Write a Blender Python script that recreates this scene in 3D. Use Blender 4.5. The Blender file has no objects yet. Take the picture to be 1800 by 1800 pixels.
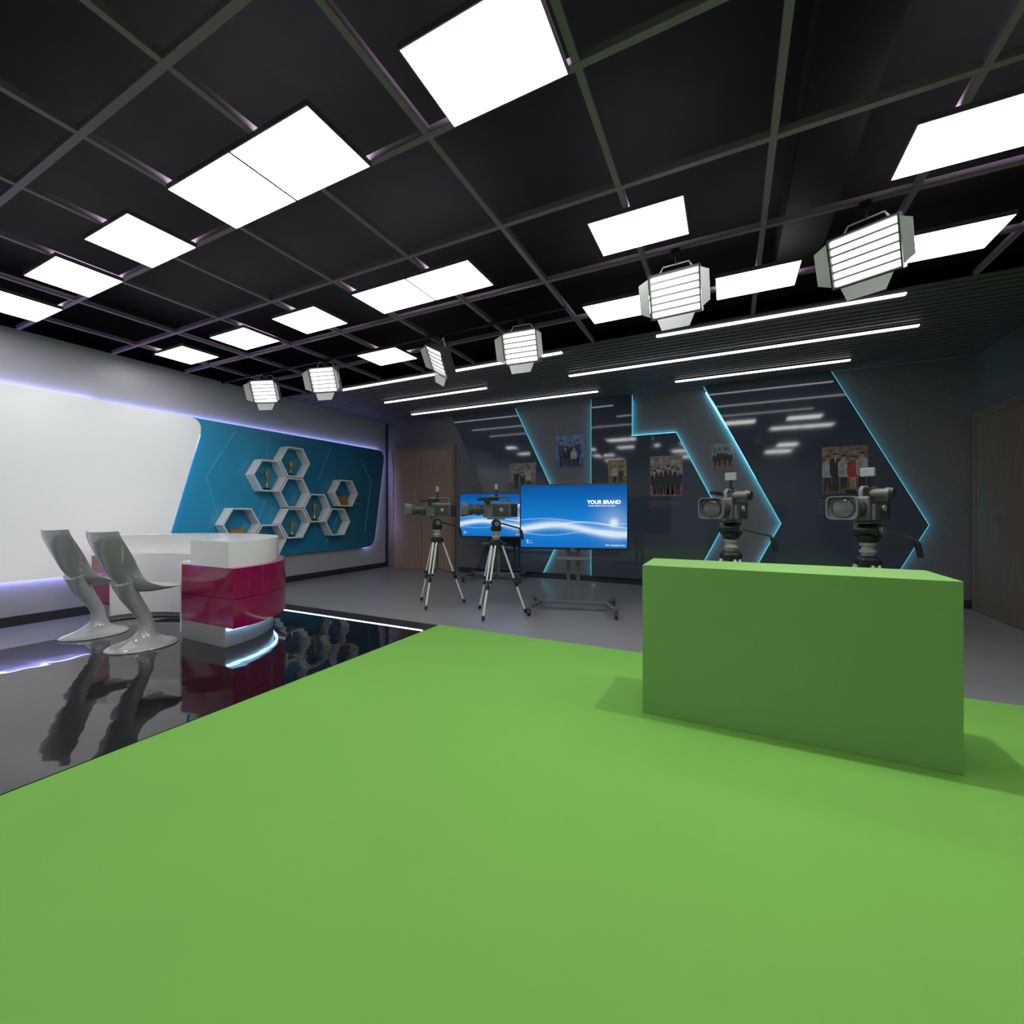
import bpy, math, random
from mathutils import Vector, Matrix, Euler
random.seed(4)
S=bpy.context.scene
COL=S.collection
S.view_settings.view_transform='Standard'
S.view_settings.look='None'

# ---------------------------------------------------------------- materials
def mat(name,col,rough=.5,metal=0,em=None,es=0,coat=0,noise=0,nscale=8,bump=0,bscale=10,spec=.5,em_noise=None):
    m=bpy.data.materials.new(name); m.use_nodes=True
    nt=m.node_tree; b=nt.nodes['Principled BSDF']
    b.inputs['Base Color'].default_value=(*col,1)
    b.inputs['Roughness'].default_value=rough
    b.inputs['Metallic'].default_value=metal
    b.inputs['Coat Weight'].default_value=coat
    b.inputs['Specular IOR Level'].default_value=spec
    if em:
        b.inputs['Emission Color'].default_value=(*em,1)
        b.inputs['Emission Strength'].default_value=es
    tc=nt.nodes.new('ShaderNodeTexCoord')
    if noise:
        n=nt.nodes.new('ShaderNodeTexNoise'); n.inputs['Scale'].default_value=nscale
        n.inputs['Detail'].default_value=4
        nt.links.new(tc.outputs['Object'],n.inputs['Vector'])
        r=nt.nodes.new('ShaderNodeValToRGB')
        r.color_ramp.elements[0].position=.3; r.color_ramp.elements[1].position=.7
        r.color_ramp.elements[0].color=(*[c*(1-noise) for c in col],1)
        r.color_ramp.elements[1].color=(*[min(1,c*(1+noise)) for c in col],1)
        nt.links.new(n.outputs['Fac'],r.inputs['Fac']); nt.links.new(r.outputs['Color'],b.inputs['Base Color'])
    if bump:
        n=nt.nodes.new('ShaderNodeTexNoise'); n.inputs['Scale'].default_value=bscale
        nt.links.new(tc.outputs['Object'],n.inputs['Vector'])
        bp=nt.nodes.new('ShaderNodeBump'); bp.inputs['Strength'].default_value=bump; bp.inputs['Distance'].default_value=.02
        nt.links.new(n.outputs['Fac'],bp.inputs['Height']); nt.links.new(bp.outputs['Normal'],b.inputs['Normal'])
    return m
def woodmat(name,c1,c2,rough=.45):
    m=mat(name,c1,rough); nt=m.node_tree; b=nt.nodes['Principled BSDF']
    tc=nt.nodes.new('ShaderNodeTexCoord'); mp=nt.nodes.new('ShaderNodeMapping')
    mp.inputs['Scale'].default_value=(14,14,.8)
    n=nt.nodes.new('ShaderNodeTexNoise'); n.inputs['Scale'].default_value=3; n.inputs['Detail'].default_value=6
    r=nt.nodes.new('ShaderNodeValToRGB')
    r.color_ramp.elements[0].color=(*c1,1); r.color_ramp.elements[1].color=(*c2,1)
    r.color_ramp.elements[0].position=.35; r.color_ramp.elements[1].position=.65
    nt.links.new(tc.outputs['Object'],mp.inputs[0]); nt.links.new(mp.outputs[0],n.inputs['Vector'])
    nt.links.new(n.outputs['Fac'],r.inputs['Fac']); nt.links.new(r.outputs['Color'],b.inputs['Base Color'])
    return m
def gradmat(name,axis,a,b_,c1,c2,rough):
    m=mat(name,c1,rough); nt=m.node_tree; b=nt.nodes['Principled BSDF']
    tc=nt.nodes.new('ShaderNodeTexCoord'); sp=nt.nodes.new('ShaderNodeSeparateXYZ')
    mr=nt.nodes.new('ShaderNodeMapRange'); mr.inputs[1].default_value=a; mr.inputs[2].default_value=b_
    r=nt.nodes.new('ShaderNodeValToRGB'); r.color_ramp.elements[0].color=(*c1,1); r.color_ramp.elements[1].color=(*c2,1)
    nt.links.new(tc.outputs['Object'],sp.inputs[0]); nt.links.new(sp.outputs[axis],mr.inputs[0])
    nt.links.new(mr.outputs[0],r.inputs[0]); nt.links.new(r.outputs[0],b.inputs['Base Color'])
    return m

M_green=mat('green_paint',(.168,.40,.072),.8,noise=.02,nscale=2,spec=.12)
M_greend=mat('green_desk_paint',(.185,.36,.105),.8,noise=.02,nscale=2,spec=.12)
M_greybox=mat('grey_vinyl',(.215,.215,.222),.3,noise=.04,nscale=3)
M_stage=mat('black_gloss',(.006,.006,.007),.03,bump=.18,bscale=2.6,spec=.7)
M_wallw=mat('white_wall',(.38,.37,.385),.35,noise=.02)
M_wallg=mat('grey_wall',(.128,.124,.138),.6,noise=.10,nscale=40)
M_wallr=mat('blue_grey_wall',(.095,.086,.088),.6,noise=.05)
M_wallf=mat('pale_wall',(.35,.36,.36),.7,noise=.03)
M_black=mat('black_ceiling',(.0035,.003,.004),.9,noise=.2,spec=.1)
M_bar=mat('grey_metal_bar',(.255,.172,.265),.5,noise=.05,spec=.3)
M_slat=mat('dark_slat',(.14,.118,.145),.5,noise=.05)
M_slatback=mat('slat_back',(.006,.006,.007),.9,noise=.1)
M_frame=mat('dark_frame',(.02,.02,.022),.5,noise=.05)
M_pframe=mat('panel_frame_grey',(.10,.10,.105),.5,noise=.05)
M_duct=mat('dark_duct',(.005,.0045,.0055),.8,noise=.05,spec=.1)
M_panel=mat('panel_light',(.9,.9,.9),.5,em=(1,1,1),es=11)
M_strip=mat('strip_light',(.9,.9,.9),.5,em=(1,1,1),es=4)
M_tube=mat('tube_light',(.9,.9,.9),.5,em=(1,1,1),es=1.8)
M_reflector=mat('reflector',(.5,.5,.5),.4,noise=.03)
M_louver=mat('louver_blade',(.34,.34,.34),.5,noise=.03)
M_barn=mat('barn_door_metal',(.46,.46,.46),.45,noise=.03)
M_blackp=mat('black_plastic',(.015,.015,.017),.35,noise=.05)
M_darkg=mat('dark_grey_plastic',(.045,.045,.05),.4,noise=.05)
M_silver=mat('silver_body',(.14,.14,.15),.35,metal=.3,noise=.05)
M_lightg=mat('light_grey_plastic',(.32,.32,.32),.35,noise=.04)
M_midg=mat('mid_grey_plastic',(.125,.125,.135),.35,noise=.04)
M_leg=mat('pale_leg',(.72,.72,.7),.3,metal=.1,noise=.04)
M_lens=mat('lens_glass',(.085,.09,.095),.12,coat=.5,noise=.1)
M_glass=mat('navy_glass',(.055,.070,.100),.06,spec=.6,noise=.08,nscale=1)
M_cyan=mat('cyan_led',(.05,.3,.4),.5,em=(.10,.44,.56),es=.95)
M_cyanb=mat('cyan_backlight',(.05,.3,.4),.5,em=(.12,.58,.76),es=18)
M_lav=mat('lavender_led',(.5,.5,1),.5,em=(.42,.45,1),es=20)
M_blueled=mat('ice_blue_led',(.5,.7,1),.5,em=(.35,.65,1),es=7)
M_whiteled=mat('white_led',(.8,.9,1),.5,em=(.75,.92,1),es=3)
M_screenw=gradmat('white_board','Z',0,1.75,(.92,.92,.92),(.72,.72,.735),.2)  # fall of light put into the colour, paler towards the bottom
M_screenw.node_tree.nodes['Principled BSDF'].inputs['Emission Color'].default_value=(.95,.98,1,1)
M_screenw.node_tree.nodes['Principled BSDF'].inputs['Emission Strength'].default_value=.15  # faint glow added to brighten the board
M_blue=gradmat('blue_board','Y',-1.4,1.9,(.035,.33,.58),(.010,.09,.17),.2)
M_blueline=mat('blue_line',(.08,.40,.58),.3,noise=.05)
M_white=mat('white_gloss',(.82,.82,.82),.15,noise=.02)
M_shelf=mat('white_shelf',(.74,.74,.75),.25,noise=.02)
M_chair=mat('grey_chair_plastic',(.44,.45,.46),.08,coat=.8,noise=.02)
M_mag=mat('magenta_gloss',(.29,.005,.07),.12,coat=.3,noise=.05)
M_gold=mat('gold',(.75,.45,.12),.25,metal=.9,noise=.05)
M_plaqw=woodmat('plaque_wood',(.25,.1,.03),(.4,.17,.06))
M_door=woodmat('oak_door',(.25,.175,.122),(.31,.22,.16))
M_doord=woodmat('oak_frame',(.18,.12,.085),(.23,.155,.11))
M_door2=woodmat('dark_oak_door',(.135,.085,.058),(.17,.11,.078))
M_text=mat('white_print',(.9,.9,.9),.5,em=(1,1,1),es=.9)
M_textg=mat('pale_print',(.12,.13,.145),.6,noise=.02)

# ---------------------------------------------------------------- geometry helpers
def mk(name,verts,faces,m,parent=None,loc=(0,0,0),rot=None,smooth=False,xf=None,mats=None,fm=None,bevel=0):
    me=bpy.data.meshes.new(name)
    if xf is not None: verts=[xf@Vector(v) for v in verts]
    me.from_pydata([tuple(v) for v in verts],[],faces)
    for mm in (mats or [m]): me.materials.append(mm)
    if fm:
        for p,i in zip(me.polygons,fm): p.material_index=i
    import bmesh
    bm=bmesh.new(); bm.from_mesh(me); bmesh.ops.recalc_face_normals(bm,faces=bm.faces)
    bm.to_mesh(me); bm.free()
    if smooth:
        for p in me.polygons: p.use_smooth=True
        me.set_sharp_from_angle(angle=math.radians(45))
    o=bpy.data.objects.new(name,me); COL.objects.link(o)
    o.location=loc
    if rot: o.rotation_euler=rot
    if parent: o.parent=parent
    if bevel:
        b=o.modifiers.new('bev','BEVEL'); b.width=bevel; b.segments=2; b.limit_method='ANGLE'
    return o
BF=[(0,1,2,3),(7,6,5,4),(0,4,5,1),(1,5,6,2),(2,6,7,3),(3,7,4,0)]
def bv(x0,x1,y0,y1,z0,z1):
    return [(x0,y0,z0),(x1,y0,z0),(x1,y1,z0),(x0,y1,z0),(x0,y0,z1),(x1,y0,z1),(x1,y1,z1),(x0,y1,z1)]
def box(name,x0,x1,y0,y1,z0,z1,m,parent=None,**k):
    return mk(name,bv(x0,x1,y0,y1,z0,z1),BF,m,parent,**k)
def boxes(name,lst,m,parent=None,**k):
    V=[];F=[]
    for b in lst:
        n=len(V); V+=bv(*b); F+=[tuple(i+n for i in f) for f in BF]
    return mk(name,V,F,m,parent,**k)
def prism(name,pts,axis,d0,d1,m,parent=None,**k):
    n=len(pts)
    def P(p,d):
        return (d,p[0],p[1]) if axis=='x' else ((p[0],d,p[1]) if axis=='y' else (p[0],p[1],d))
    V=[P(p,d0) for p in pts]+[P(p,d1) for p in pts]
    F=[tuple(range(n)),tuple(range(2*n-1,n-1,-1))]+[(i,(i+1)%n,n+(i+1)%n,n+i) for i in range(n)]
    return mk(name,V,F,m,parent,**k)
def ring_prism(name,outer,inner,axis,d0,d1,m,parent=None,**k):
    n=len(outer)
    def P(p,d):
        return (d,p[0],p[1]) if axis=='x' else ((p[0],d,p[1]) if axis=='y' else (p[0],p[1],d))
    V=[P(p,d0) for p in outer]+[P(p,d0) for p in inner]+[P(p,d1) for p in outer]+[P(p,d1) for p in inner]
    F=[]
    for i in range(n):
        j=(i+1)%n
        F+=[(i,j,n+j,n+i),(2*n+i,2*n+j,3*n+j,3*n+i),(i,j,2*n+j,2*n+i),(n+i,n+j,3*n+j,3*n+i)]
    return mk(name,V,F,m,parent,**k)
def tubegeo(pts,r,n=8,closed=False,sx=1,sy=1):
    pts=[Vector(p) for p in pts]; N=len(pts)
    rs=r if isinstance(r,(list,tuple)) else [r]*N
    T=[]
    for i in range(N):
        if closed: t=pts[(i+1)%N]-pts[i-1]
        else: t=pts[min(i+1,N-1)]-pts[max(i-1,0)]
        T.append(t.normalized())
    up=Vector((0,0,1)) if abs(T[0].z)<.9 else Vector((1,0,0))
    u=T[0].cross(up).normalized(); V=[]
    for i in range(N):
        u=(u-T[i]*u.dot(T[i])).normalized(); w=T[i].cross(u)
        for k in range(n):
            a=2*math.pi*k/n+math.pi/n
            V.append(pts[i]+(u*math.cos(a)*sx+w*math.sin(a)*sy)*rs[i])
    F=[]
    for i in range(N if closed else N-1):
        for k in range(n):
            a=i*n+k;b=i*n+(k+1)%n;c=((i+1)%N)*n+(k+1)%n;d=((i+1)%N)*n+k
            F.append((a,b,c,d))
    if not closed:
        F.append(tuple(range(n))); F.append(tuple((N-1)*n+k for k in range(n)))
    return V,F
def tube(name,pts,r,m,parent=None,n=8,closed=False,smooth=True,**k):
    V,F=tubegeo(pts,r,n,closed)
    return mk(name,V,F,m,parent,smooth=smooth,**k)
def tubes(name,lst,m,parent=None,n=8,**k):
    V=[];F=[]
    for pts,r in lst:
        v,f=tubegeo(pts,r,n); q=len(V); V+=v; F+=[tuple(i+q for i in ff) for ff in f]
    return mk(name,V,F,m,parent,smooth=True,**k)
def lathe(name,prof,m,parent=None,n=24,loc=(0,0,0),**k):
    V=[];F=[]
    for r,z in prof:
        for i in range(n):
            a=2*math.pi*i/n; V.append((r*math.cos(a),r*math.sin(a),z))
    L=len(prof)
    for j in range(L-1):
        for i in range(n):
            F.append((j*n+i,j*n+(i+1)%n,(j+1)*n+(i+1)%n,(j+1)*n+i))
    F.append(tuple(range(n))); F.append(tuple((L-1)*n+i for i in range(n)))
    return mk(name,V,F,m,parent,loc=loc,smooth=True,**k)
def round_poly(pts,rads,seg=8):
    out=[];n=len(pts)
    for i,p in enumerate(pts):
        r=rads[i]; p=Vector(p)
        if r<=0: out.append(tuple(p)); continue
        a=(Vector(pts[i-1])-p).normalized(); b=(Vector(pts[(i+1)%n])-p).normalized()
        p0=p+a*r; p1=p+b*r
        for s in range(seg+1):
            t=s/seg; q=p0*(1-t)**2+p*2*t*(1-t)+p1*t*t; out.append(tuple(q))
    return out
def empty(name,loc=(0,0,0),rz=0,label=None,cat=None,group=None):
    o=bpy.data.objects.new(name,None); COL.objects.link(o); o.location=loc; o.rotation_euler=(0,0,rz)
    o.empty_display_size=.1
    meta(o,label,cat,group); return o
def meta(o,label=None,cat=None,group=None,kind=None):
    if label: o['label']=label
    if cat: o['category']=cat
    if group: o['group']=group
    if kind: o['kind']=kind
    return o
def struct(o,label=None,cat=None):
    return meta(o,label,cat,kind='structure')
def copy_thing(root,loc,rz=None):
    def rec(o,par):
        c=o.copy(); COL.objects.link(c)
        if par: 
            c.parent=par; c.matrix_parent_inverse=o.matrix_parent_inverse.copy()
        for ch in list(o.children): rec(ch,c)
        return c
    r=rec(root,None); r.location=loc
    if rz is not None: r.rotation_euler=(0,0,rz)
    return r
def text(name,s,size,m,parent,loc,rot,align='LEFT',ext=.0008,bold=0):
    cu=bpy.data.curves.new(name,'FONT'); cu.body=s; cu.size=size; cu.align_x=align; cu.extrude=ext; cu.offset=bold
    t=bpy.data.objects.new(name+'_tmp',cu); COL.objects.link(t)
    bpy.context.view_layer.update()
    dg=bpy.context.evaluated_depsgraph_get()
    me=bpy.data.meshes.new_from_object(t.evaluated_get(dg)); me.materials.clear(); me.materials.append(m)
    bpy.data.objects.remove(t)
    o=bpy.data.objects.new(name,me); COL.objects.link(o); o.parent=parent; o.location=loc; o.rotation_euler=rot
    return o

# ---------------------------------------------------------------- room shell
XL,XR,YB,YF,H=-5.90,2.364,6.47,-2.6,2.74
struct(box('floor',XL-.1,XR+.1,YF-.1,YB+.1,-.1,0,M_greybox),'grey polished vinyl studio floor','floor')
struct(box('wall_left',XL-.1,XL,YF-.1,YB+.1,0,H,M_wallw),'white painted wall behind the news set','wall')
struct(box('wall_back',XL,XR,YB,YB+.1,0,H,M_wallg),'grey textured wall behind glass display panels','wall')
struct(box('wall_right',XR,XR+.1,YF-.1,YB+.1,0,H,M_wallr),'dark grey side wall','wall')
struct(box('wall_front',XL,XR,YF-.1,YF,0,H,M_wallf),'pale wall closing the studio','wall')
SY=4.27
V=bv(XL-.1,XR+.1,YF-.1,SY,H+.001,3.3)
struct(mk('ceiling',V,[BF[1],BF[2],BF[3],BF[4],BF[5]],M_black),'black painted open ceiling above metal grid','ceiling')
struct(box('baseboard_left',XL,XL+.015,YF,YB-.02,0,.09,M_frame))
struct(box('baseboard_back',-4.25,XR,YB-.015,YB,0,.09,M_frame))
struct(box('baseboard_right',XR-.015,XR,YF,5.3,0,.09,M_frame))
struct(box('trim_1',XL,XL+.035,YB-.035,YB,0,H,M_frame))

sl=[(XL,XR,SY+.02+i*.088,SY+.02+i*.088+.045,H,H+.06) for i in range(25)]
sl.append((XL,XR,SY,SY+.015,H-.02,H+.06))
o=boxes('slatted_ceiling',sl,M_slat); meta(o,'dark grey linear slat ceiling with strip lights','ceiling'); o['kind']='structure'
o2=box('ceiling_backing',XL-.1,XR+.1,SY,YB+.1,H+.06,H+.1,M_slatback); struct(o2,'black board above ceiling slats','ceiling')

gx=[.18+.697*i for i in range(-8,4)]; gy=[.2+.7*i for i in range(-3,6)]
gl=[]
for x in gx: gl.append((x-.015,x+.015,YF,SY,H+.001,H+.034))
for y in gy: gl.append((XL,XR,y-.015,y+.015,H,H+.033))
o=boxes('ceiling_grid',gl,M_bar); struct(o,'grey square metal ceiling grid hanging under black void','ceiling grid')
box('air_duct',.32,.60,YF,SY-.02,2.95,3.2,M_duct); meta(bpy.data.objects['air_duct'],'dark grey rectangular air duct above the ceiling grid','air duct')

def ceil_panel():
    r=empty('ceiling_light_panel',(0,0,H-.02))
    meta(r,'square-edged flat white LED panel with thin dark frame','ceiling light','white LED panels on the ceiling grid')
    ring_prism('panel_frame',[(-.262,-.18),(.262,-.18),(.262,.18),(-.262,.18)],[(-.256,-.174),(.256,-.174),(.256,.174),(-.256,.174)],'z',-.006,.02,M_pframe,r)
    box('diffuser',-.256,.256,-.174,.174,-.007,.012,M_panel,r)
    return r
base=ceil_panel(); first=True
rowA=[-5.175,-4.185,-3.265,-2.335,-1.808,-.807]
rowB=[-5.175,-4.185,-3.275,-2.335,-1.808,-.475,.985,1.512]
rowC=[-3.29,-.81,.17,1.18]
for xs,y in ((rowA,1.41),(rowB,2.64),(rowC,3.62)):
    for x in xs:
        if first: base.location=(x,y,H-.02); first=False
        else: copy_thing(base,(x,y,H-.02))
for y,ivs in ((4.34,((-4.75,-1.57),(-.62,1.21))),(5.13,((-4.71,-2.93),(-1.76,1.52))),(5.96,((-4.87,-1.63),(-.62,1.19)))):
    for a,b in ivs:
        L=b-a
        r=empty('linear_ceiling_light',((a+b)/2,y,H-.02),0,'long thin white LED strip light on slat ceiling','ceiling light','linear strip lights')
        box('diffuser',-L/2,L/2,-.018,.018,-.008,.005,M_strip,r)
        box('housing',-L/2-.005,L/2+.005,-.022,.022,.005,.02,M_frame,r)

r=empty('door_1',(-5.04,YB,0)); struct(r,'light oak double door in matching frame','door')
boxes('door_frame',[(-.73,-.66,-.04,0,0,2.24),(.66,.73,-.04,0,0,2.24),(-.66,.66,-.04,0,2.17,2.24)],M_doord,r)
box('door_leaf',-.66,-.003,-.03,0,.005,2.17,M_door,r); box('door_leaf',.003,.66,-.03,0,.005,2.17,M_door,r)
tube('door_handle',[(.06,-.03,1.0),(.06,-.08,1.0),(.16,-.08,1.0)],.009,M_silver,r)
r=empty('door_2',(XR,5.85,0)); struct(r,'brown oak single door on the side wall','door')
boxes('door_frame',[(-.04,0,-.53,-.46,0,2.10),(-.04,0,.46,.53,0,2.10),(-.04,0,-.46,.46,2.03,2.10)],M_door2,r)
box('door_leaf',-.03,0,-.46,.46,.005,2.03,M_door2,r)
tube('door_handle',[(-.03,-.05,1.0),(-.08,-.05,1.0),(-.08,.06,1.0)],.007,M_midg,r)
box('lock_plate',-.034,-.03,-.07,-.03,.94,1.05,M_midg,r)

# ---------------------------------------------------------------- floors
o=box('green_screen_floor',-2.4,XR-.02,YF+.02,3.33,0,.008,M_green); meta(o,'seamless bright green chroma key floor covering','green floor')
r=empty('stage_floor',(0,0,0),0,'black high-gloss stage floor edged with white LED line','stage floor')
box('glossy_surface',-4.92,-2.4,YF+.02,3.07,0,.012,M_stage,r)
box('stage_edge',-4.92,-2.4,3.105,3.30,0,.012,M_blackp,r)
box('light_strip',-4.92,-2.42,3.07,3.105,0,.013,M_whiteled,r)
o=box('green_podium',-.405,.83,2.343,2.718,.008,.775,M_greend,bevel=.002); meta(o,'plain chroma green rectangular desk block','green desk')

# ---------------------------------------------------------------- left wall boards
r=empty('backlit_blue_board',(XL,4.4,.42),0,'glossy blue wall board with rounded corners and lavender backlight','wall panel')
def rel(pts): return [(p[0]-4.4,p[1]-.42) for p in pts]
bp=round_poly([(2.2,.42),(6.07,.42),(6.36,2.2),(2.2,2.2)],[0,.18,.2,0])
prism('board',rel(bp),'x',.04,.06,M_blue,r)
lp=[(.022,p[0],p[1]) for p in rel(round_poly([(2.2,.435),(6.055,.435),(6.345,2.185),(2.2,2.185)],[0,.18,.2,0]))]
tube('backlight_strip',lp[1:-1]+[lp[-1]],.009,M_lav,r,n=6)
lines=[[(3.55,2.1),(3.2,1.5),(3.35,.9)],[(4.0,2.1),(4.0,1.3),(3.75,.6)],[(5.1,2.1),(4.85,1.55)],[(5.0,.55),(5.35,1.2),(5.75,1.2)],[(5.75,2.0),(6.0,1.6),(5.85,.7)]]
for L in lines: tube('line_pattern',[(.0605,a-4.4,b-.42) for a,b in L],.008,M_blueline,r,n=4)
r=empty('backlit_white_screen',(XL,1.0,.42),0,'large white display board with rounded corners, backlit edge','wall panel')
def rel2(pts): return [(p[0]-1.0,p[1]-.42) for p in pts]
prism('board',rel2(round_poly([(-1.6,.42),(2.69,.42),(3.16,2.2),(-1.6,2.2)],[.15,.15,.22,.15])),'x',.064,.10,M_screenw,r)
tube('backlight_strip',[(.030,-2.5,.012),(.030,1.1,.012)],.010,M_lav,r,n=6)
tube('backlight_strip',[(.030,-2.5,1.768),(.030,1.15,1.768)],.010,M_lav,r,n=6)
tube('edge_light',[(.068,p[0],p[1]) for p in rel2([(2.70,.46),(3.12,2.0)])],.005,M_blueled,r,n=6)

def hexpts(R): return [(R*math.cos(math.pi/3*i),R*math.sin(math.pi/3*i)) for i in range(6)]
HX=[(3.93,1.55),(4.32,1.775),(4.32,1.33),(4.32,.885),(3.93,.66),(3.54,.885),(4.71,1.11),(5.10,.89),(5.27,1.36)]
h0=ring_prism('hexagon_shelf',hexpts(.25),hexpts(.228),'x',0,.165,M_shelf)
meta(h0,'white hexagonal box shelf on blue board','wall shelf','white hexagon wall shelves')
for i,(y,z) in enumerate(HX):
    o=h0 if i==0 else h0.copy()
    if i: COL.objects.link(o)
    o.location=(XL+.0675,y,z)
zb=-.228*math.sin(math.pi/3)
def trophy(y,z,h,label):
    r=empty('trophy',(XL+.155,y,z+zb+.001),0,label,'trophy')
    box('trophy_base',-.03,.03,-.03,.03,0,.03,M_blackp,r,bevel=.003)
    lathe('trophy_cup',[(.02,.03),(.012,.04),(.008,h*.45),(.014,h*.5),(.008,h*.55),(.028,h*.72),(.034,h*.95),(.03,h*.95),(.001,h*.75)],M_gold,r,n=16)
    for q in (1,-1): tube('trophy_handle',[(0,.03*q,h*.9),(0,.052*q,h*.85),(0,.045*q,h*.7),(0,.02*q,h*.66)],.004,M_gold,r,n=6)
trophy(3.93,1.55,.27,'tall gold cup trophy on black base')
trophy(4.30,1.775,.21,'small gold cup trophy on black base')
trophy(4.32,.885,.23,'gold cup trophy in lower hexagon shelf')
trophy(4.71,1.11,.27,'slim gold cup trophy on black base')
def plaque(y,z,label):
    r=empty('award_plaque',(XL+.16,y,z+zb+.001),0,label,'plaque')
    X=Matrix.Rotation(math.radians(-14),4,'Y')
    box('plaque_board',-.008,.008,-.10,.10,.002,.15,M_plaqw,r,xf=X,bevel=.002)
    box('plaque_plate',.0085,.011,-.075,.075,.025,.128,M_gold,r,xf=X)
plaque(3.54,.885,'wooden award plaque with gold plate')
plaque(3.93,.66,'wooden award plaque with gold plate')
plaque(5.27,1.36,'wooden award plaque with gold plate')

# ---------------------------------------------------------------- back wall glass panels
s=.485
def glass(pts,ledpaths,label):
    r=empty('glass_wall_panel',(0,YB,0),0,label,'glass panel','navy glass panels')
    prism('glass',pts,'y',-.07,-.045,M_glass,r)
    for p,d in ledpaths:
        tube('edge_light',[(a,-.052,b) for a,b in p],.006,M_cyan,r,n=6)
        tube('backlight_strip',[(a+d,-.022,min(b,2.66)) for a,b in p],.008,M_cyanb,r,n=6)
T=2.735; AZ=.905; B0=.095
def chev(x): return [(x,T),(x+(T-AZ)*s,AZ),(x+(T-AZ)*s-(AZ-B0)*s,B0)]
def chevp(x0,x1): return [*chev(x0),*reversed(chev(x1))]
def off(p,d): return [(a+d,b) for a,b in p]
glass(chevp(-4.355,-3.13),[(off(chev(-3.13),.008),-.026)],'navy glass chevron panel with cyan lit edge')
q=[(-1.258,T),(-1.258,2.145),(-.661,2.145),(-.06,AZ),(-.06-(AZ-B0)*s,B0)]
glass([(-1.85,B0),(-1.85,T)]+q,[([(-1.857,B0),(-1.857,T)],.026),([(-1.25,T),(-1.25,2.153),(-.654,2.153),(-.050,AZ),(-.050-(AZ-B0)*s,B0)],-.026)],'navy glass stepped chevron panel with cyan lit edges')
glass(chevp(-.301,1.091),[(off(chev(-.301),-.008),.030),(off(chev(1.091),.008),-.018)],'wide navy glass chevron panel with cyan lit edges')

_mc={}
def M(n,c,r,nz=.35):
    if n not in _mc: _mc[n]=mat(n,c,r,noise=nz,nscale=18)
    return _mc[n]
yg=YB-.0705; yw=YB-.0005
def photo(x0,x1,z0,z1,yw,bg,people,label,cap=None,floorc=None):
    pal=[M('p_bg_%d'%len(_mc),bg,.5,.6),M('p_skin',(.38,.24,.18),.6),M('p_suit',(.016,.018,.026),.6,.5),M('p_white',(.34,.34,.36),.6),M('p_red',(.36,.03,.035),.6),M('p_navy',(.025,.045,.15),.6,.5),M('p_ground_%d'%len(_mc),floorc or tuple(c*.6 for c in bg),.6,.4),M('p_hair',(.014,.011,.010),.6)]
    W=x1-x0;Hh=z1-z0
    V=[];F=[];FM=[]
    def quad(pts,d,mi):
        n=len(V); V.extend([(a,-d,b) for a,b in pts]); F.append(tuple(range(n,n+len(pts)))); FM.append(mi)
    V+=bv(0,W,-.006,0,0,Hh); F+=list(BF); FM+=[0]*6
    quad([(0,0),(W,0),(W,Hh*.3),(0,Hh*.34)],.0063,6)
    def ell(cx,cz,rx,rz,d,mi,a0=0,a1=360,n=14):
        quad([(cx+rx*math.cos(math.radians(a0+(a1-a0)*t/n)),cz+rz*math.sin(math.radians(a0+(a1-a0)*t/n))) for t in range(n if a1-a0==360 else n+1)],d,mi)
    for i,(u,hh,ci) in enumerate(people):
        cx=u*W; hz=hh*Hh; r_=.052*Hh; d=.0068+i*.0005; w_=.10*Hh
        w_=min(w_,cx-.002,W-cx-.002)
        hip=hz*.48; leg=2 if ci!=4 else 1
        ls=.02*Hh*random.choice((-1,0,1))
        quad([(cx-.055*Hh,hip),(cx+.055*Hh,hip),(cx+.05*Hh+ls,.04*Hh),(cx+.012*Hh+ls,.04*Hh),(cx,hip*.8),(cx-.012*Hh-ls,.04*Hh),(cx-.05*Hh-ls,.04*Hh)],d,leg)
        sh=hz-1.4*r_
        quad([(cx-w_*.75,hip*.95),(cx-w_,hip*1.1),(cx-w_,sh-.04*Hh),(cx-w_*.75,sh+.0*Hh),(cx-.02*Hh,sh+.02*Hh),(cx+.02*Hh,sh+.02*Hh),(cx+w_*.75,sh+.0*Hh),(cx+w_,sh-.04*Hh),(cx+w_,hip*1.1),(cx+w_*.75,hip*.95)],d+.0001,ci)
        if ci in (2,5): quad([(cx-.02*Hh,sh+.02*Hh),(cx+.02*Hh,sh+.02*Hh),(cx,sh-.09*Hh)],d+.0002,3)
        ell(cx,hz,r_*.78,r_*1.1,d+.0003,1)
        ell(cx,hz+r_*.4,r_*.86,r_*.85,d+.0004,7,0,180,8)
    me_o=mk('wall_photograph',V,F,None,None,loc=(x0,yw,z0),mats=pal,fm=FM)
    meta(me_o,label,'photograph')
    if cap:
        cx0,cx1,cz0,cz1,n,yy=cap
        L=[];hh=(cz1-cz0)/n
        for i in range(n):
            zz=cz1-i*hh; x=cx0; e=cx1 if i<n-1 else cx0+(cx1-cx0)*.6
            while x<e:
                w=hh*.5*random.uniform(.6,1.1)
                L.append((x-x0,x+w-x0,yy-.0015-yw,yy-yw,zz-hh*.5-z0,zz-z0)); x+=w+hh*.25
        c=boxes('caption_print',L,M_textg,me_o); c['kind']='stuff'
photo(-2.44,-1.983,1.73,2.24,yw,(.10,.18,.36),[(.2,.8,5),(.5,.72,2),(.78,.78,5),(.36,.6,2),(.65,.58,3)],'photo of people in dark suits at a blue exhibition stand',(-2.44,-2.05,1.54,1.67,4,yw))
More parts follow.
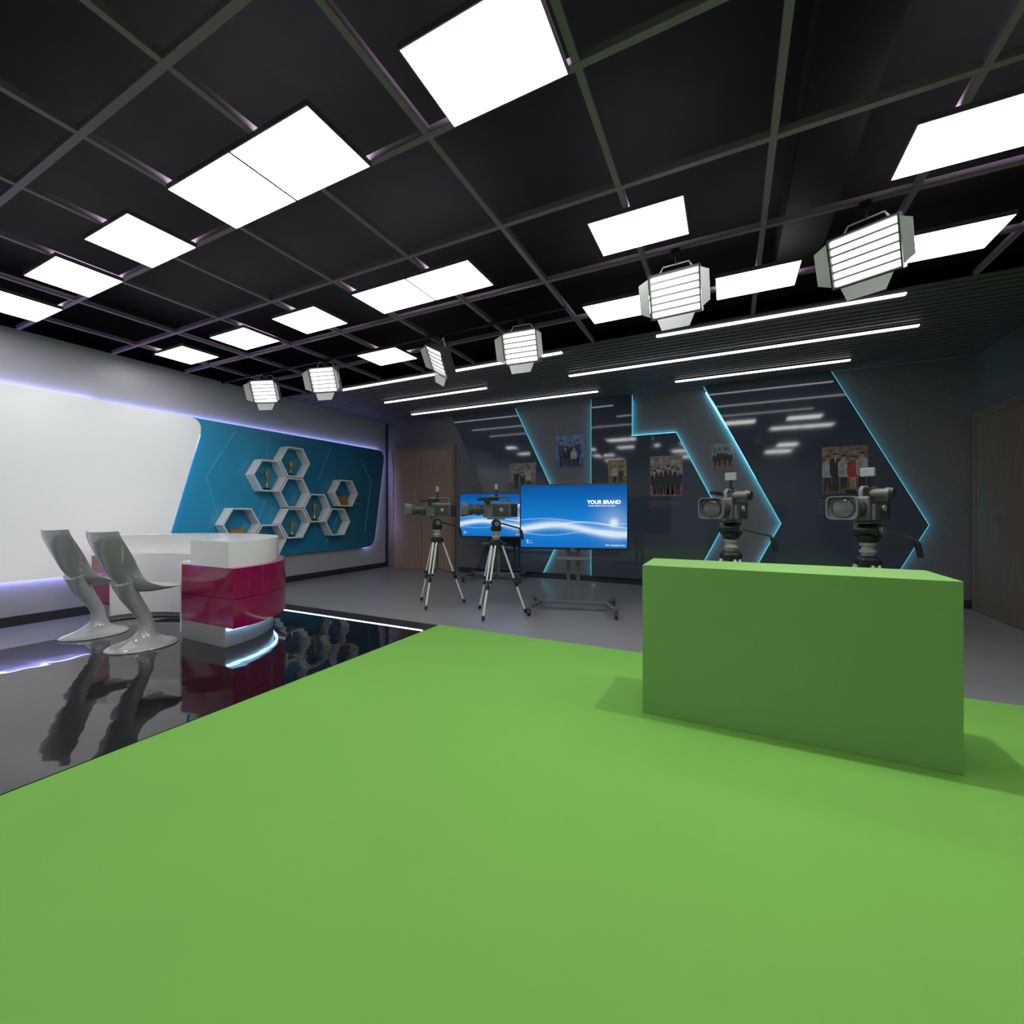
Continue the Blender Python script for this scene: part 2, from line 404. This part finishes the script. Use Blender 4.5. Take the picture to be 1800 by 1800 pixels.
photo(-3.237,-2.75,1.40,1.84,yg,(.2,.18,.16),[(.3,.7,2),(.75,.75,3),(.52,.6,2)],'photo of people talking around a table')
photo(-1.593,-1.328,1.46,1.81,yg,(.24,.19,.10),[(.35,.7,3),(.7,.62,2)],'small warm-toned photo of two people')
photo(-1.0,-.573,1.27,1.83,yg,(.22,.2,.2),[(.14,.6,2),(.28,.66,2),(.42,.63,2),(.56,.7,2),(.7,.66,2),(.86,.62,2)],'photo of a row of people in black suits walking',(-1.0,-.62,1.12,1.2,3,yg),(.22,.11,.10))
photo(-.218,.053,1.64,1.96,yw,(.2,.19,.18),[(.18,.6,2),(.38,.68,2),(.62,.66,2),(.84,.6,2)],'small photo of people in dark suits walking',(-.2,.05,1.52,1.58,2,yw),(.22,.11,.10))
photo(1.0,1.444,1.27,1.83,yg,(.2,.13,.09),[(.13,.76,3),(.3,.8,2),(.48,.76,3),(.68,.74,4),(.87,.8,3)],'group photo with one person in a red dress',(.97,1.40,1.02,1.2,5,yg))

# ---------------------------------------------------------------- news desk
CX,CY=-4.5,2.03
r=empty('news_desk',(CX,CY,.012),0,'curved white news desk with glossy magenta band','desk')
def arc(rx,ry,cx=0,n=40): return [(cx+rx*math.cos(math.pi*i/n),ry*math.sin(math.pi*i/n)) for i in range(n+1)]
def band2(name,o_,i_,z0,z1,m):
    n=len(o_)
    V=[(*p,z0) for p in o_]+[(*p,z0) for p in i_]+[(*p,z1) for p in o_]+[(*p,z1) for p in i_]
    F=[]
    for i in range(n-1):
        j=i+1
        F+=[(i,j,n+j,n+i),(2*n+i,2*n+j,3*n+j,3*n+i),(i,j,2*n+j,2*n+i),(n+i,n+j,3*n+j,3*n+i)]
    F+=[(0,n,3*n,2*n),(n-1,2*n-1,4*n-1,3*n-1)]
    return mk(name,V,F,m,r,smooth=True)
band2('desk_base',arc(1.04,.86),arc(.62,.44,-.17),0,.15,M_lightg)
band2('base_light',arc(1.075,.895),arc(1.055,.875),.130,.148,M_blueled)
band2('magenta_band',arc(1.14,.96),arc(.615,.42,-.17),.15,.37,M_mag)
band2('magenta_band',arc(1.14,.96),arc(.615,.42,-.17),.374,.608,M_mag)
band2('inner_panel',arc(.612,.418,-.17),arc(.59,.40,-.17),.05,.608,M_white)
band2('lower_worktop',arc(.70,.505,-.13),arc(.59,.40,-.17),.6085,.63,M_white)
band2('countertop',arc(1.08,.90),arc(.705,.51,-.13),.6085,.81,M_white)

# ---------------------------------------------------------------- chairs
def loft(secs,n=20):
    V=[];F=[]
    for (y,z,w,t,c,ny,nz) in secs:
        for k in range(n):
            a=2*math.pi*k/n
            x=w*math.cos(a); q=t*math.sin(a)+c*(math.cos(a)**2)
            V.append((x,y+q*ny,z+q*nz))
    L=len(secs)
    for j in range(L-1):
        for k in range(n): F.append((j*n+k,j*n+(k+1)%n,(j+1)*n+(k+1)%n,(j+1)*n+k))
    F.append(tuple(range(n))); F.append(tuple((L-1)*n+k for k in range(n)))
    return V,F
def interp(keys,m_=6):
    out=[]
    for i in range(len(keys)-1):
        p0=keys[max(i-1,0)];p1=keys[i];p2=keys[i+1];p3=keys[min(i+2,len(keys)-1)]
        for s_ in range(m_):
            t=s_/m_
            out.append(tuple(.5*((2*b)+(-a+c)*t+(2*a-5*b+4*c-d)*t*t+(-a+3*b-3*c+d)*t**3) for a,b,c,d in zip(p0,p1,p2,p3)))
    out.append(keys[-1]); return out
def chair(loc,rz,label):
    r=empty('sculptural_chair',loc,rz,label,'chair','white sculptural chairs')
    keys=[(-.325,.895,.20,.008,.045),(-.315,.84,.21,.014,.05),(-.295,.77,.205,.016,.065),(-.255,.67,.187,.019,.08),(-.205,.57,.158,.024,.085),(-.13,.485,.163,.030,.06),(-.03,.445,.205,.026,.035),(.06,.442,.222,.018,.02),(.13,.45,.21,.013,.01),(.175,.455,.155,.007,.0)]
    pts=interp(keys); secs=[]
    for i,p in enumerate(pts):
        a=pts[max(i-1,0)];b=pts[min(i+1,len(pts)-1)]
        ty,tz=b[0]-a[0],b[1]-a[1]; l=math.hypot(ty,tz); ny,nz=-tz/l,ty/l
        secs.append((*p[:5],ny,nz))
    V,F=loft(secs,28); mk('seat_shell',V,F,M_chair,r,smooth=True)
    keys=[(-.165,.52,.12,.05,0),(-.12,.42,.085,.058,0),(-.06,.31,.060,.052,0),(-.01,.21,.048,.045,0),(.0,.12,.055,.055,0),(-.01,.07,.08,.095,0),(-.02,.045,.12,.145,0),(-.025,.025,.175,.205,0),(-.025,.008,.205,.23,0),(-.025,.0,.205,.23,0)]
    pts=interp(keys,5); secs=[]
    for i,p in enumerate(pts):
        if p[1]<.1: ny,nz=1,0
        else:
            w=min(1,(p[1]-.1)/.3); ny,nz=math.cos(w*.7),math.sin(w*.7)
        secs.append((p[0],max(p[1],0),*p[2:5],ny,nz))
    V,F=loft(secs,28); mk('pedestal',V,F,M_chair,r,smooth=True)
chair((-4.09,1.80,.012),math.radians(5),'glossy grey-white sculptural pedestal chair beside the desk end')
chair((-4.84,1.785,.012),math.radians(5),'glossy grey-white sculptural pedestal chair at the desk')

# ---------------------------------------------------------------- video cameras on tripods
def cyl(name,c,axis,l,rad,m,parent,n=20,**k):
    d={'x':Vector((1,0,0)),'y':Vector((0,1,0)),'z':Vector((0,0,1))}[axis]*l/2; c=Vector(c)
    return tube(name,[c-d,c+d],rad,m,parent,n=n,**k)
def vcam(loc,rz,label,handle_ang=0):
    r=empty('video_camera_on_tripod',loc,rz,label,'video camera','studio video cameras')
    top=.74
    for i in range(3):
        a=math.radians(90+120*i+180)
        ca,sa=math.cos(a),math.sin(a)
        def P(t,off_=0):
            rr=.05+(.31-.05)*t; z=top*(1-t)+.012*t
            return Vector((rr*ca-off_*sa,rr*sa+off_*ca,z))
        leg=tubes('tripod_leg',[([P(0,.020),P(.55,.020)],.009),([P(0,-.020),P(.55,-.020)],.009),([P(.5,0),P(.98,0)],.011)],M_leg,r)
        tubes('leg_clamp',[([P(.52,-.032),P(.52,.032)],.019),([P(.62,0),P(.52,0)],.018)],M_blackp,leg)
        tubes('leg_hinge',[([P(.02,-.032),P(.02,.032)],.017)],M_blackp,leg)
        tubes('leg_foot',[([P(.94),P(.97),P(1.0)],[.013,.018,.014])],M_blackp,leg)
    sp=[]
    for i in range(3):
        a=math.radians(90+120*i+180); rr=.05+.26*.53
        sp.append(([(0,0,.42),(rr*math.cos(a),rr*math.sin(a),.355)],.007))
    sp.append(([(0,0,.41),(0,0,.76)],.010))
    tubes('tripod_spreader',sp,M_darkg,r)
    lathe('tripod_bowl',[(.05,.70),(.072,.715),(.075,.745),(.055,.765),(.04,.77)],M_blackp,r)
    lathe('tripod_collar',[(.036,.768),(.036,.785),(.046,.79),(.046,.805),(.034,.81),(.034,.83),(.044,.835),(.044,.852),(.032,.858)],M_lightg,r)
    lathe('fluid_head',[(.035,.856),(.055,.862),(.058,.895),(.045,.905)],M_blackp,r)
    tubes('tilt_drum',[([(-.065,0,.93),(.065,0,.93)],.045)],M_blackp,r,n=20)
    cyl('tilt_knob',(-.075,0,.93),'x',.02,.025,M_midg,r)
    box('mounting_plate',-.045,.045,-.09,.09,.975,.99,M_midg,r,bevel=.003)
    X=Matrix.Rotation(handle_ang,4,'Z')
    tube('pan_handle',[(.05,-.02,.93),(.08,-.07,.93),(.10,-.25,.88),(.10,-.27,.86)],.009,M_darkg,r,xf=X)
    tube('handle_grip',[(.10,-.265,.865),(.10,-.275,.84),(.10,-.29,.76)],[.014,.018,.015],M_blackp,r,xf=X,n=12)
    b=box('camera_body',-.055,.055,-.15,.13,.995,1.15,M_silver,r,bevel=.014)
    for sx in (1,-1):
        x0,x1=sorted((sx*.0555,sx*.066))
        box('side_panel',x0,x1,-.12,.03,1.02,1.125,M_darkg,b,bevel=.003)
        x0,x1=sorted((sx*.0555,sx*.075))
        box('control_block',x0,x1,.04,.10,1.0,1.10,M_midg,b,bevel=.004)
        cyl('control_dial',(sx*.07,-.045,1.075),'x',.012,.02,M_lightg,b)
    box('battery_pack',-.045,.045,-.215,-.151,1.0,1.135,M_blackp,r,bevel=.008)
    tube('lens_barrel',[(0,.13,1.075),(0,.16,1.075),(0,.162,1.075),(0,.20,1.075),(0,.202,1.075),(0,.24,1.075),(0,.242,1.075),(0,.29,1.075)],[.048,.048,.057,.057,.046,.046,.054,.058],M_darkg,r,n=24)
    hoodp=lambda w,h,rr: round_poly([(-w,1.075-h),(w,1.075-h),(w,1.075+h),(-w,1.075+h)],[rr]*4,4)
    A=hoodp(.062,.058,.03);B=hoodp(.083,.071,.035);C=hoodp(.075,.064,.03); n=len(A)
    V=[(p[0],.28,p[1]) for p in A]+[(p[0],.33,p[1]) for p in B]+[(p[0],.36,p[1]) for p in B]+[(p[0],.36,p[1]) for p in C]+[(p[0],.335,p[1]) for p in C]
    F=[tuple(range(n)),tuple(range(4*n,5*n))]+[(j*n+i,j*n+(i+1)%n,(j+1)*n+(i+1)%n,(j+1)*n+i) for j in range(4) for i in range(n)]
    hood=mk('lens_hood',V,F,M_midg,r,smooth=True)
    tube('lens_ring',[(.060*math.cos(t*math.pi/12),.338,1.075+.055*math.sin(t*math.pi/12)) for t in range(24)],.005,M_darkg,hood,n=6,closed=True)
    tube('lens_glass',[(0,.335,1.075),(0,.340,1.075),(0,.344,1.075)],[.053,.053,.03],M_lens,hood,n=28)
    tubes('top_handle',[([(0,.10,1.145),(0,.10,1.19),(0,.08,1.205),(0,-.11,1.205),(0,-.13,1.19),(0,-.13,1.145)],.013)],M_midg,r)
    tube('viewfinder',[(-.055,.10,1.16),(-.07,.10,1.165),(-.13,.10,1.165),(-.131,.10,1.165),(-.15,.10,1.165)],[.022,.030,.030,.036,.036],M_silver,r,n=16)
    tube('viewfinder_eyecup',[(-.15,.10,1.165),(-.17,.10,1.165)],[.036,.030],M_blackp,r,n=16)
    tube('microphone',[(.06,-.03,1.185),(.06,.19,1.185)],.015,M_blackp,r,n=12)
    boxes('microphone_clip',[(.0,.06,.03,.05,1.18,1.195)],M_darkg,r)
    box('field_monitor',-.038,.038,-.012,.012,1.278,1.335,M_lightg,r,bevel=.004)
    box('monitor_glass',-.03,.03,-.0135,-.0122,1.286,1.327,M_blackp,r)
    tubes('monitor_arm',[([(0,0,1.205),(0,0,1.28)],.008),([(0,0,1.21),(0,0,1.225)],.018)],M_blackp,r)
    return r
vcam((-2.95,4.05,0),math.radians(133),'grey video camera on tripod beside another camera',0)
vcam((-2.13,3.93,0),math.radians(124),'grey video camera on silver-legged tripod before a monitor',0)
vcam((.01,3.55,0),math.radians(160),'grey video camera on tripod behind the green desk',-1.22)
vcam((.80,3.55,0),math.radians(147),'grey video camera on tripod near desk corner',-1.0)

# ---------------------------------------------------------------- televisions
def screen_mat():
    m=bpy.data.materials.new('screen_picture'); m.use_nodes=True; nt=m.node_tree; nt.nodes.clear()
    N=nt.nodes.new; L=nt.links.new
    out=N('ShaderNodeOutputMaterial'); em=N('ShaderNodeEmission'); L(em.outputs[0],out.inputs[0])
    tc=N('ShaderNodeTexCoord'); sp=N('ShaderNodeSeparateXYZ'); L(tc.outputs['Object'],sp.inputs[0])
    def ma(op,a,b=None,c=None):
        n=N('ShaderNodeMath'); n.operation=op
        for i,v in enumerate((a,b,c)):
            if v is None: continue
            if isinstance(v,(int,float)): n.inputs[i].default_value=v
            else: L(v,n.inputs[i])
        return n.outputs[0]
    x=sp.outputs['X']; z=sp.outputs['Z']
    ramp=N('ShaderNodeValToRGB'); e=ramp.color_ramp.elements
    e[0].position=0; e[0].color=(.01,.17,.58,1); e[1].position=1; e[1].color=(.004,.09,.36,1)
    e2=e.new(.35); e2.color=(.01,.26,.75,1)
    L(ma('MULTIPLY_ADD',z,1.5,.5),ramp.inputs[0])
    def wave(off_,amp,k,ph,width):
        s_=ma('SINE',ma('MULTIPLY_ADD',x,k,ph)); c=ma('MULTIPLY_ADD',s_,amp,off_)
        d=ma('ABSOLUTE',ma('SUBTRACT',z,c)); q=ma('DIVIDE',d,width)
        return ma('POWER',2.718,ma('MULTIPLY',ma('MULTIPLY',q,q),-1))
    w=wave(-.135,.05,4.6,2.5,.036)
    for a,k_ in (((-.09,.035,5.5,1.0,.007),.55),((-.05,.03,4.5,3.0,.005),.35),((-.17,.025,6,0,.005),.35)):
        w=ma('ADD',w,ma('MULTIPLY',wave(*a),k_))
    dx=ma('SUBTRACT',x,.42); dz=ma('ADD',z,.06)
    rr=ma('ADD',ma('MULTIPLY',dx,dx),ma('MULTIPLY',dz,dz))
    w=ma('ADD',w,ma('POWER',2.718,ma('MULTIPLY',rr,-700)))
    w=ma('ADD',w,ma('MULTIPLY',ma('POWER',2.718,ma('MULTIPLY',rr,-40)),.3))
    w=ma('MINIMUM',w,1)
    mx=N('ShaderNodeMixRGB'); L(w,mx.inputs[0]); L(ramp.outputs[0],mx.inputs[1]); mx.inputs[2].default_value=(.75,.9,1,1)
    L(mx.outputs[0],em.inputs[0]); em.inputs[1].default_value=.9
    return m
M_screen=screen_mat()
def tv(loc,rz,label):
    r=empty('television_on_cart',loc,rz,label,'television','televisions on wheeled carts')
    zc=1.0; w,h=.565,.345
    box('television_housing',-w,w,.0,.045,zc-h,zc+h,M_blackp,r,bevel=.006)
    sc=box('screen',-w+.014,w-.014,-.002,0,-h+.022,h-.012,M_screen,r,loc=(0,0,zc))
    R=(math.pi/2,0,0)
    text('screen_title','YOUR BRAND',.053,M_text,r,(.15,-.003,zc+.135),R,bold=.0016)
    text('screen_subtitle','MORE INFORMATION OVERVIEW',.0185,M_text,r,(.16,-.003,zc+.108),R)
    text('screen_footer','Your company name',.024,M_text,r,(.33,-.003,zc-.30),R)
    text('screen_footer_lines','01 ----\n02 ------',.022,M_text,r,(-.49,-.003,zc-.26),R)
    text('maker_logo','SONY',.017,M_lightg,r,(0,-.003,zc-h+.004),R,align='CENTER')
    boxes('stand_column',[(-.07,-.035,.06,.10,.10,zc+.1),(.035,.07,.06,.10,.10,zc+.1),(-.035,.035,.065,.095,.58,.62)],M_midg,r,bevel=.004)
    box('mounting_bracket',-.2,.2,.045,.06,zc-.12,zc+.12,M_darkg,r)
    box('equipment_shelf',-.18,.18,-.12,.12,.555,.58,M_midg,r,bevel=.005)
    boxes('cart_base',[(-.36,.36,.05,.11,.07,.11)],M_midg,r,bevel=.006)
    tubes('base_leg',[([(-.43,-.26,.085),(-.34,.08,.09),(-.43,.30,.085)],.024)],M_midg,r)
    tubes('base_leg',[([(.43,-.26,.085),(.34,.08,.09),(.43,.30,.085)],.024)],M_midg,r)
    for sx in (-.43,.43):
        for y in (-.25,.29):
            c=cyl('caster_wheel',(sx,y,.032),'x',.025,.032,M_blackp,r)
            boxes('caster_fork',[(sx-.02,sx-.014,y-.012,y+.015,.03,.08),(sx+.014,sx+.02,y-.012,y+.015,.03,.08),(sx-.02,sx+.02,y-.012,y+.015,.07,.08)],M_darkg,c)
tv((-1.47,4.40,0),math.radians(16),'flat screen showing blue wave graphic on wheeled cart')
tv((-3.25,5.94,0),math.radians(16),'flat screen with blue graphic partly behind video camera')

# ---------------------------------------------------------------- studio lamps
def lamp(loc,yaw,pitch,roll,label,ztop):
    r=empty('studio_light',loc,yaw,label,'studio light','fluorescent studio lights')
    X=Matrix.Rotation(pitch,4,'X')@Matrix.Rotation(roll,4,'Y')
    w,h=.155,.135
    hs=boxes('lamp_housing',[(-w,w,.03,.08,-h,h),(-w,-w+.008,-.02,.03,-h,h),(w-.008,w,-.02,.03,-h,h),(-w+.008,w-.008,-.02,.03,h-.008,h),(-w+.008,w-.008,-.02,.03,-h,-h+.008)],M_darkg,r,xf=X)
    box('reflector',-w+.009,w-.009,.022,.029,-h+.009,h-.009,M_reflector,hs,xf=X)
    for i in range(6):
        z=-h+.03+i*(2*h-.06)/5
        tube('fluorescent_tube',[(-w+.012,.005,z),(w-.012,.005,z)],.0155,M_tube,hs,n=10,xf=X)
    boxes('louver',[(-w+.009,w-.009,-.022,-.012,-h+.03+(i+.5)*(2*h-.06)/5-.005,-h+.03+(i+.5)*(2*h-.06)/5+.005) for i in range(5)],M_louver,hs,xf=X)
    def flap(p):
        q=[Vector(v)+Vector((0,.002,0)) for v in p]
        mk('barn_door',list(p)+q,[(0,1,2,3),(7,6,5,4),(0,4,5,1),(1,5,6,2),(2,6,7,3),(3,7,4,0)],M_barn,r,xf=X)
    flap([(-w-.002,-.022,-h+.02),(-w-.002,-.022,h-.02),(-w-.055,-.055,h-.05),(-w-.055,-.055,-h+.05)])
    flap([(w+.002,-.022,-h+.02),(w+.002,-.022,h-.02),(w+.055,-.055,h-.05),(w+.055,-.055,-h+.05)])
    flap([(-w+.04,-.022,-h-.002),(w-.04,-.022,-h-.002),(w-.07,-.055,-h-.075),(-w+.07,-.055,-h-.075)])
    tube('yoke',[(-w-.008,.03,0),(-w-.008,.03,.06),(-.09,.03,.18),(-.08,.03,.20),(.08,.03,.20),(.09,.03,.18),(w+.008,.03,.06),(w+.008,.03,0)],.005,M_barn,r,n=6)
    zt=ztop-loc[2]
    tube('hanging_rod',[(0,.03,.20),(0,.03,zt)],.008,M_blackp,r)
    box('clamp',-.025,.025,.005,.055,zt-.04,zt,M_blackp,r)
rd=math.radians
lamp((.655,2.975,2.45),rd(-25),rd(24),0,'fluorescent studio light with open barn doors on ceiling grid',H)
lamp((-.312,2.975,2.45),rd(-4),rd(20),0,'fluorescent studio light with barn doors under the grid',H)
lamp((-1.60,3.39,2.46),rd(4),rd(18),0,'fluorescent studio light hanging from dark rail',H-.028)
lamp((-2.46,3.39,2.47),rd(-40),rd(30),rd(32),'fluorescent studio light tilted towards the desk',H-.028)
lamp((-3.99,3.39,2.50),rd(14),rd(20),0,'fluorescent studio light hanging from dark rail',H-.028)
lamp((-5.0,3.39,2.495),rd(20),rd(20),0,'fluorescent studio light near the white wall',H-.028)
o=tube('lighting_rail',[(XL+.005,3.42,H-.014),(-1.21,3.42,H-.014)],.013,M_blackp); meta(o,'thin black pipe rail under the ceiling grid','lighting rail')

# added spot with no fitting, shapes the shadows beside the green desk
l=bpy.data.lights.new('desk_shadow_spot','SPOT'); l.energy=120; l.shadow_soft_size=.025; l.spot_size=rd(100); l.spot_blend=1
lo=bpy.data.objects.new('desk_shadow_spot',l); COL.objects.link(lo); lo.location=(.2,2.52,2.74)
# added unseen area lights behind the camera, brighten the foreground green
for i,(x,y,e) in enumerate([(-3.3,.1,8),(-1.1,.1,9),(1.2,.1,12),(-3.3,-1.3,8),(-1.1,-1.3,11),(1.2,-1.2,14)]):
    l=bpy.data.lights.new('foreground_fill','AREA'); l.shape='RECTANGLE'; l.size=.6; l.size_y=.4; l.energy=e*1.2
    lo=bpy.data.objects.new('foreground_fill',l); COL.objects.link(lo); lo.location=(x,y,H-.03)

w=bpy.data.worlds.new('World'); S.world=w; w.use_nodes=True
w.node_tree.nodes['Background'].inputs[0].default_value=(.02,.02,.02,1)

cam=bpy.data.cameras.new('Camera'); co=bpy.data.objects.new('Camera',cam); COL.objects.link(co)
cam.sensor_width=36; cam.lens=15.4; cam.clip_start=.02
co.location=(0,0,1.05); co.rotation_euler=(math.pi/2,0,math.atan(382/770))
S.camera=co
